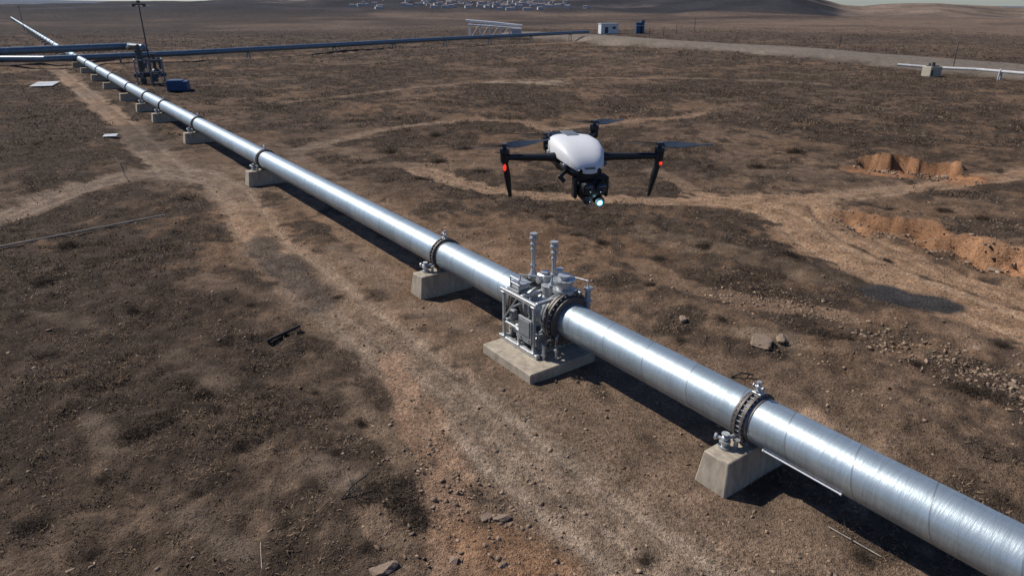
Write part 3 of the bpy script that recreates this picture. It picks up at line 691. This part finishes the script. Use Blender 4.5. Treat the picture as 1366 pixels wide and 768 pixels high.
def arm(p0,p1,azp,front,L=.17):
    p0=Vector(p0);p1=Vector(p1)
    e=add("arm",None,(0,0,0),parent=dr)
    b=B(); b.cyl(p0,p0.lerp(p1,.2),.020,.0145,seg=14); b.cyl(p0.lerp(p1,.18),p1,.0145,.0115,seg=14); b.sph(p1,.016,seg=14)
    add("arm_tube",b.mesh("arm_tube",'dblack',50),parent=e)
    b=B(); b.cyl(p1+Vector((0,0,-.018)),p1+Vector((0,0,.014)),.016,.0175,seg=20); b.cyl(p1+Vector((0,0,.016)),p1+Vector((0,0,.032)),.0195,.018,seg=20); b.cyl(p1+Vector((0,0,.032)),p1+Vector((0,0,.046)),.007,seg=12); b.cyl(p1+Vector((0,0,.013)),p1+Vector((0,0,.017)),.012,seg=12)
    add("motor",b.mesh("motor",'dblack'),parent=e)
    prop(e,p1+Vector((0,0,.043)),azp,L)
    if front:
        sx=1 if p1.x>0 else -1
        b=B(); q=p1+Vector((-sx*.024,.008,-.150)); m_=p1.lerp(q,.5)
        b.cyl(p1+Vector((0,0,-.012)),m_,.011,.013,seg=12); b.cyl(m_,q,.013,.007,seg=12); b.sph(q,.0075,seg=10)
        add("landing_leg",b.mesh("landing_leg",'dblack',50),parent=e)
        b=B(); c=p1+Vector((sx*.003,-.013,-.036 if sx<0 else -.026)); b.sph(c,.0075,(.9,.5,1.8 if sx<0 else 1.0),14); add("navigation_light",b.mesh("navigation_light",'red',80),parent=e)
    else:
        b=B(); q=p1+Vector((0,0,-.04)); b.cyl(p1,q,.010,.007,seg=10); add("landing_leg",b.mesh("landing_leg",'dblack',50),parent=e)
arm((-.08,-.05,-.004),(-.268,.005,-.008),math.radians(12),True,.185)
arm((.08,-.07,-.006),(.300,-.115,-.002),math.radians(-24),True,.18)
arm((.06,.10,.006),(.165,.225,.022),math.radians(-8),False,.11)
arm((-.045,.10,-.004),(-.045,.195,-.014),math.radians(-6),False,.15)
g=add("camera_gimbal",None,(.016,-.155,-.054),parent=dr)
b=B(); b.cyl((0,.03,.02),(0,.02,.0),.036,.042,seg=20); b.box((0,.0,-.004),(.12,.034,.022),bev=.006); b.box((-.060,0,-.038),(.014,.034,.078),bev=.005); b.box((.060,0,-.038),(.014,.034,.078),bev=.005); add("gimbal_bracket",b.mesh("gimbal_bracket",'dblack'),parent=g)
b=B(); b.sph((0,0,-.048),.053,(1,.95,.88),24); b.cyl((-.025,-.02,-.030),(-.025,-.058,-.030),.022,seg=20); b.cyl((.025,-.02,-.030),(.025,-.058,-.030),.022,seg=20); b.cyl((0.020,-.015,-.076),(.022,-.050,-.084),.019,seg=20); b.cyl((-.024,-.015,-.074),(-.024,-.048,-.078),.016,seg=20); add("camera_head",b.mesh("camera_head",'dblack',50),parent=g)
b=B(); b.sph((-.025,-.058,-.030),.017,(1,.4,1),16); b.sph((.025,-.058,-.030),.017,(1,.4,1),16); b.sph((-.024,-.048,-.078),.012,(1,.4,1),16); add("lens",b.mesh("lens",'glass',80),parent=g)
b=B(); b.sph((.022,-.053,-.086),.0075,(1,.5,1),16); add("spot_lamp",b.mesh("spot_lamp",'cyan',80),parent=g)
b=B(); b.annulus((.022,-.050,-.086),(0,1,0),.0077,.012,.004,24); add("lamp_ring",b.mesh("lamp_ring",'cyanring',80),parent=g)
b=B(); b.tube([(-.07,-.13,-.035),(-.10,-.15,-.050),(-.085,-.16,-.068)],.008); part("antenna_stub",b,'dblack',dr)
lt=bpy.data.lights.new("lamp_beam",'POINT'); lt.energy=.07; lt.color=(.5,.85,1); lt.shadow_soft_size=.006
add("lamp_beam",lt,(.022,-.082,-.104),(0,0,0),parent=g)

# ---------------------------------------------------------------- distant pipework
def run(name,pts,r,m,legs,label,legm='grey'):
    P=[Vector(p) for p in pts]; root=add(name,None,(P[0].x,P[0].y,0),label=label,cat="pipeline"); o=Vector((P[0].x,P[0].y,0))
    b=B(); b.tube([p-o for p in P],r,16); part("pipe_run",b,m,root)
    for a,c in zip(P[:-1],P[1:]):
        L=(c-a).length; n=int(L/legs)
        for i in range(n):
            q=a.lerp(c,(i+.5)/n); z=H1(q.x,q.y)
            d=(c-a).normalized(); nrm=Vector((-d.y,d.x,0))
            bb=B()
            for sg in (-1,1): bb.cyl(nrm*sg*r*1.1+Vector((0,0,z-q.z-.2)),nrm*sg*r*.8+Vector((0,0,-r*.5)),.12,seg=6)
            bb.box((0,0,-r-.08),(.3,.3,.16)); bb.annulus((0,0,0),d,r-.02,r+.1,.2,16)
            add("pipe_leg",bb.mesh("pipe_leg",legm),q-o,parent=root)
def gz(u,v,h): return G(u,v,h)
run("cross_pipeline",[gz(-120,72,2.6),gz(0,69,2.6),gz(70,66,2.6),gz(172,62,2.6),gz(190,64,2.6),gz(197,70,1.6)],.62,'bluepipe',14,"blue grey elevated pipeline crossing to a valve station")
run("cross_pipeline",[gz(-120,79,1.5),gz(60,79,1.5),gz(250,71,1.7),gz(400,63,1.7),gz(560,54,1.7),gz(680,48,1.7),gz(785,43,2.0)],.5,'bluepipe',13,"long blue grey pipeline on short legs across plain")
W=[]
for u,v_ in ((1195,99),(1245,102),(1300,106),(1366,113),(1480,122)):
    q=on(u,v_); q.z+=1.15; W.append(q)
run("white_pipeline",W,.19,'offwhite',6,"thin white pipeline on low legs",'offwhite')
p=on(1241,103); e=add("pump_box",None,p,(0,0,.3),label="pale ochre pump housing beside a white pipeline",cat="pump housing")
b=B(); b.box((0,0,.7),(2.0,1.6,1.4),bev=.05); part("housing",b,'yel',e)
b=B(); b.box((0,0,1.48),(1.2,1.2,.12),bev=.02); b.cyl((.1,0,1.5),(.1,0,1.95),.22,seg=14); b.cyl((-.4,.2,1.5),(-.4,.2,1.8),.15,seg=12); b.box((-.75,-.82,.6),(.4,.06,.7)); part("lid",b,'dgrey',e)
def pole(u,v,h,lab,top=True,r=.07):
    p=on(u,v); e=add("utility_pole",None,p,label=lab,cat="pole"); b=B(); b.cyl((0,0,-.3),(0,0,h),r,r*.6,seg=8); part("pole_shaft",b,'dgrey',e)
    if top: b=B(); b.box((0,0,h),(1.2,.14,.1)); b.box((-.5,0,h-.1),(.25,.2,.2)); b.box((.5,0,h-.1),(.25,.2,.2)); b.cyl((0,0,h),(0,0,h+.5),.03,seg=6); part("crossarm",b,'dgrey',e)
pole(1270,96,3.6,"slim dark pole beside a white pipeline",False)
pole(33,42,9.5,"tall dark utility pole beside the pipeline",True,.12)
for u,v_,h in ((866,50,3.5),(885,49,3),(902,48,3.2),(926,46,5),(1120,62,3)): pole(u,v_,h,"small distant dark pole on the plain",False,.12)
p=on(203,112); e=add("pump_station",None,p,(0,0,.5),label="grey steel pump station with a tall lamp mast",cat="pump station")
b=B()
for x in (-1.6,0,1.6):
    for y in (-1.1,1.1): b.box((x,y,1.5),(.14,.14,3.0))
b.box((0,1.1,3.0),(3.4,.14,.14)); b.box((0,-1.1,3.0),(3.4,.14,.14)); b.box((0,-1.1,1.5),(3.4,.1,.1)); b.box((-1.6,0,3.02),(.14,2.3,.14)); b.box((1.6,0,3.02),(.14,2.3,.14))
b.cyl((-1.6,-1.12,0),(0,-1.12,2.9),.05,seg=6); b.cyl((1.6,-1.12,0),(0,-1.12,2.9),.05,seg=6); b.cyl((-1.6,-1.15,1.5),(0,-1.15,0.1),.05,seg=6); b.cyl((1.6,-1.15,1.5),(0,-1.15,.1),.05,seg=6)
for k in range(6): b.box((1.62,-.3,.5+k*.45),(.05,1.7,.05))
part("steel_frame",b,'grey',e)
b=B(); b.cyl((-.9,0,0),(-.9,0,3.9),.36,seg=20); b.cyl((-.9,0,3.9),(-.9,0,4.2),.5,seg=20); b.sph((.7,0,1.3),.6); b.cyl((.7,0,1.3),(.7,0,3.6),.2); b.cyl((.7,0,3.5),(.7,0,3.7),.4); b.cyl((-1.9,0,1.1),(1.9,0,1.1),.28,seg=18); b.tube([(-.9,0,4.2),(-.9,0,4.6),(-1.6,1,4.6),(-1.9,2.6,4.3)],.3); b.box((.4,-.9,.8),(.8,.4,1.0)); b.box((-.5,-.6,2.3),(.6,.4,.6)); b.cyl((1.3,-.6,1.8),(1.3,-.6,3.3),.15,seg=12); part("pump_unit",b,'dgrey',e)
b=B(); b.cyl((.2,.4,0),(.2,.4,9.6),.11,.07,seg=10); b.box((.2,.4,9.6),(1.5,.3,.16)); b.box((-.4,.4,9.45),(.4,.4,.25)); b.box((.8,.4,9.45),(.4,.4,.25)); b.box((.2,.4,9.9),(.4,.3,.3)); part("lamp_mast",b,'dgrey',e)
p=on(239,121); e=add("blue_container",None,p,(0,0,.2),label="small blue metal equipment box on dirt",cat="equipment box")
b=B(); b.box((0,0,.6),(2.3,1.6,1.1),bev=.04); part("box_body",b,'blue',e); b=B(); b.box((-.2,0,1.2),(1.7,1.5,.14)); b.box((.4,-.83,.6),(.6,.05,.9)); part("box_lid",b,'blue',e)
a0=G(630,50); a1=G(695,50); o=a0.lerp(a1,.5); o.z=H1(o.x,o.y)
e=add("pipe_bridge",None,o,(0,0,-.12),label="white elevated pipe bridge standing on steel legs",cat="pipe bridge")
b=B(); b.tube([(-10.5,.5,5.6),(-2,.5,5.0),(8.5,.5,4.0)],.42); b.cyl((-9.5,-.8,4.4),(8.5,-.8,3.2),.24,seg=14); b.box((-.3,-.1,4.3),(17,.25,.25),bev=0); part("bridge_pipe",b,'white',e)
b=B(); b.box((6.8,-.6,1.7),(3.0,3,2.6)); b.box((6.8,-.6,3.05),(3.4,3.4,.2)); b.box((6.2,-2.13,1.4),(1,.06,2)); part("end_cabin",b,'offwhite',e)
for x,z in ((-9.0,5.1),(-5.6,4.9),(-2.2,4.7),(1.2,4.4),(4.4,4.1)):
    b=B(); b.cyl((x,.9,-1),(x,.5,z),.20,seg=6); b.cyl((x,-1.2,-1),(x,-.8,z-.8),.20,seg=6); b.cyl((x,.9,0),(x+3.0,.7,z-.5),.09,seg=5); b.box((x,-.1,z-.9),(.3,2.4,.25)); part("bridge_leg",b,'white',e)
p=on(811,47); e=add("equipment_shed",None,p,(0,0,.15),label="small white flat roofed metal shed",cat="shed")
b=B(); b.box((0,0,1.5),(6.4,4,3.4),bev=.05); part("shed_wall",b,'white',e); b=B(); b.box((0,0,3.3),(6.8,4.4,.2)); part("shed_roof",b,'slab',e); b=B(); b.box((-1.2,-2.03,1.1),(1.2,.06,2.1)); part("door",b,'dgrey',e); b=B(); b.box((1.6,-2.03,1.9),(1.2,.06,.8)); part("window",b,'dgrey',e)
p=on(853,47); e=add("blue_tank_frame",None,p,(0,0,0),label="blue steel tank tower with ladder",cat="tank")
b=B(); b.cyl((-.7,0,0),(-.7,0,3.6),1.0,seg=20); b.cyl((1.0,.4,0),(1.0,.4,4.4),.7,seg=20); part("tank_shell",b,'blue',e); b=B(); b.box((.2,-.9,2.6),(3.6,.2,.2)); b.box((-1.6,-.9,1.4),(.15,.15,2.8)); b.box((2,-.9,1.4),(.15,.15,2.8)); part("ladder_frame",b,'slab',e)
def slab(u,v_,sx,sy,rz,m,lab,th=.12,name="metal_sheet",tilt=.03,dz=.1):
    b=B(); b.box((0,0,th/2),(sx,sy,th),bev=.01); b.box((0,0,th+.012),(sx*.94,.05,.02),bev=0); add(name,b.mesh(name,m),on(u,v_,dz),(tilt,0,rz),label=lab,cat="sheet")
slab(60,112,2.6,4.6,.35,'slab',"pale flat metal sheet lying on scrub",.08,dz=.25)
slab(148,184,.95,.9,.3,'white',"small white metal sheet lying on dirt",.05)
def rod(p0,p1,r,m,name,lab,cat,lift=1.2,straight=False):
    a=on(*p0,r);c=on(*p1,r); n=12; b=B(); P=[]
    hs=[H1(*(a.lerp(c,i/n)).xy) for i in range(n+1)]
    co=np.polyfit(range(n+1),hs,1)
    for i in range(n+1):
        q=a.lerp(c,i/n); q.z=(co[0]*i+co[1]+.07 if straight else hs[i])+r*lift; P.append(q-a)
    b.tube(P,r,8); add(name,b.mesh(name,m),a,label=lab,cat=cat)
rod((-40,341),(222,291),.038,'stick',"surface_hose","long thin pale hose lying across the scrub","hose",1,True)
q=on(401,440,.1); p=on(357,459,.1); d=q-p
b=B(); L=d.length; b.box((L*.5,0,.02),(L,.07,.09),bev=.015); b.box((L*.35,.05,-.02),(L*.5,.05,.06),bev=.01); b.box((L*.05,-.05,-.03),(.06,.2,.05),rz=.4,bev=.01); add("charred_beam",b.mesh("charred_beam",'darkwood'),p-Vector((0,0,.03)),(0,-.03,math.atan2(d.y,d.x)),label="charred dark timber beam lying on scrub",cat="beam")
def branch(u,v_,L,rz,el,r=.02):
    b=B(); b.tube([(0,0,0),(L*.5,.05,L*.15),(L,-.05,L*el)],r,7); b.cyl((L*.5,.05,L*.15),(L*.7,.3,L*.35),r*.6,r*.2,seg=6); b.cyl((L*.3,.03,L*.1),(L*.4,-.25,L*.3),r*.6,r*.2,seg=6); add("dead_branch",b.mesh("dead_branch",'darkwood'),on(u,v_,.02),(0,0,rz),label="dead forked branch lying on the ground",cat="branch",group="dead branches")
branch(456,672,.65,.9,.35,.018); branch(462,668,.4,.3,.3,.012); branch(345,520,.4,2.2,.3,.012); branch(975,505,.6,.1,.12,.025); branch(1190,622,.5,2.9,.1,.02); branch(700,560,.3,1.2,.2,.01)
rod((348,725),(350,762),.008,'stick',"dry_stalk","thin pale dry stalk lying on scrub","stalk")
rod((155,216),(172,242),.04,'darkwood',"fallen_post","thin dark fallen post lying across a track","post")

# ---------------------------------------------------------------- far town
def house(sx,sy,h,rf):
    b=B(); b.box((0,0,h/2-1),(sx,sy,h+2),bev=0)
    bm=b.bm
    a=[bm.verts.new(p) for p in ((-sx*.54,-sy*.54,h),(sx*.54,-sy*.54,h),(sx*.54,sy*.54,h),(-sx*.54,sy*.54,h),(-sx*.5,0,h+rf),(sx*.5,0,h+rf))]
    fs=[bm.faces.new([a[i] for i in q]) for q in ((0,1,5,4),(2,3,4,5),(0,4,3),(1,2,5),(0,3,2,1))]
    for f_ in fs: f_.material_index=1
    for k in range(3):
        x=-sx*.3+k*sx*.3; q=[bm.verts.new(p) for p in ((x-.3,-sy/2-.05,h*.4),(x+.3,-sy/2-.05,h*.4),(x+.3,-sy/2-.05,h*.65),(x-.3,-sy/2-.05,h*.65))]; f_=bm.faces.new(q); f_.material_index=2
    return b.mesh("house",['wall','roof','win'])
HS=[house(5.5,4,2.6,.6),house(7,4.5,3,.6),house(4,4,3,.5),house(8,5,2.4,.5)]
cl=[500,550,580,620,660,690,720,740]
for k in range(150):
    u=random.choice(cl)+random.gauss(0,18); az=math.atan((u-683)/985); r=random.uniform(850,1300)
    x=r*math.sin(az); y=r*math.cos(az)
    add("house",random.choice(HS),(x,y,H1(x,y)),(0,0,-az+random.uniform(-.5,.5)),label="small white house with brown roof on hillside",cat="house",group="houses of a distant hillside town")

# ---------------------------------------------------------------- light, sky, camera
SAZ=math.radians(-62); SEL=math.radians(45)
w=bpy.data.worlds.new("World"); scene.world=w; w.use_nodes=True; nt=w.node_tree; bg=nt.nodes["Background"]
sk=nt.nodes.new("ShaderNodeTexSky"); sk.sky_type='NISHITA'; sk.sun_disc=False; sk.sun_elevation=SEL; sk.sun_rotation=SAZ; sk.air_density=1.0; sk.dust_density=.2; sk.ozone_density=1
vm=nt.nodes.new("ShaderNodeVectorMath"); vm.operation='MULTIPLY'; vm.inputs[1].default_value=(.74,.88,1.22); nt.links.new(sk.outputs[0],vm.inputs[0])
nt.links.new(vm.outputs[0],bg.inputs[0]); bg.inputs[1].default_value=.066
sd=Vector((math.sin(SAZ)*math.cos(SEL),math.cos(SAZ)*math.cos(SEL),math.sin(SEL)))
sl=bpy.data.lights.new("sun",'SUN'); sl.energy=4.9; sl.angle=math.radians(.5); sl.color=(1,.945,.87)
so=bpy.data.objects.new("sun",sl); COL.objects.link(so); so.rotation_euler=sd.to_track_quat('Z','Y').to_euler(); so.location=(0,0,60)
cam=bpy.data.cameras.new("camera"); cam.sensor_width=36; cam.lens=36*F/1366; cam.clip_end=30000; cam.clip_start=.05
cob=bpy.data.objects.new("camera",cam); COL.objects.link(cob); cob.location=(0,0,CH); cob.rotation_euler=(math.pi/2-PITCH,0,0); scene.camera=cob
scene.view_settings.view_transform='Standard'; scene.view_settings.look='None'; scene.view_settings.exposure=0
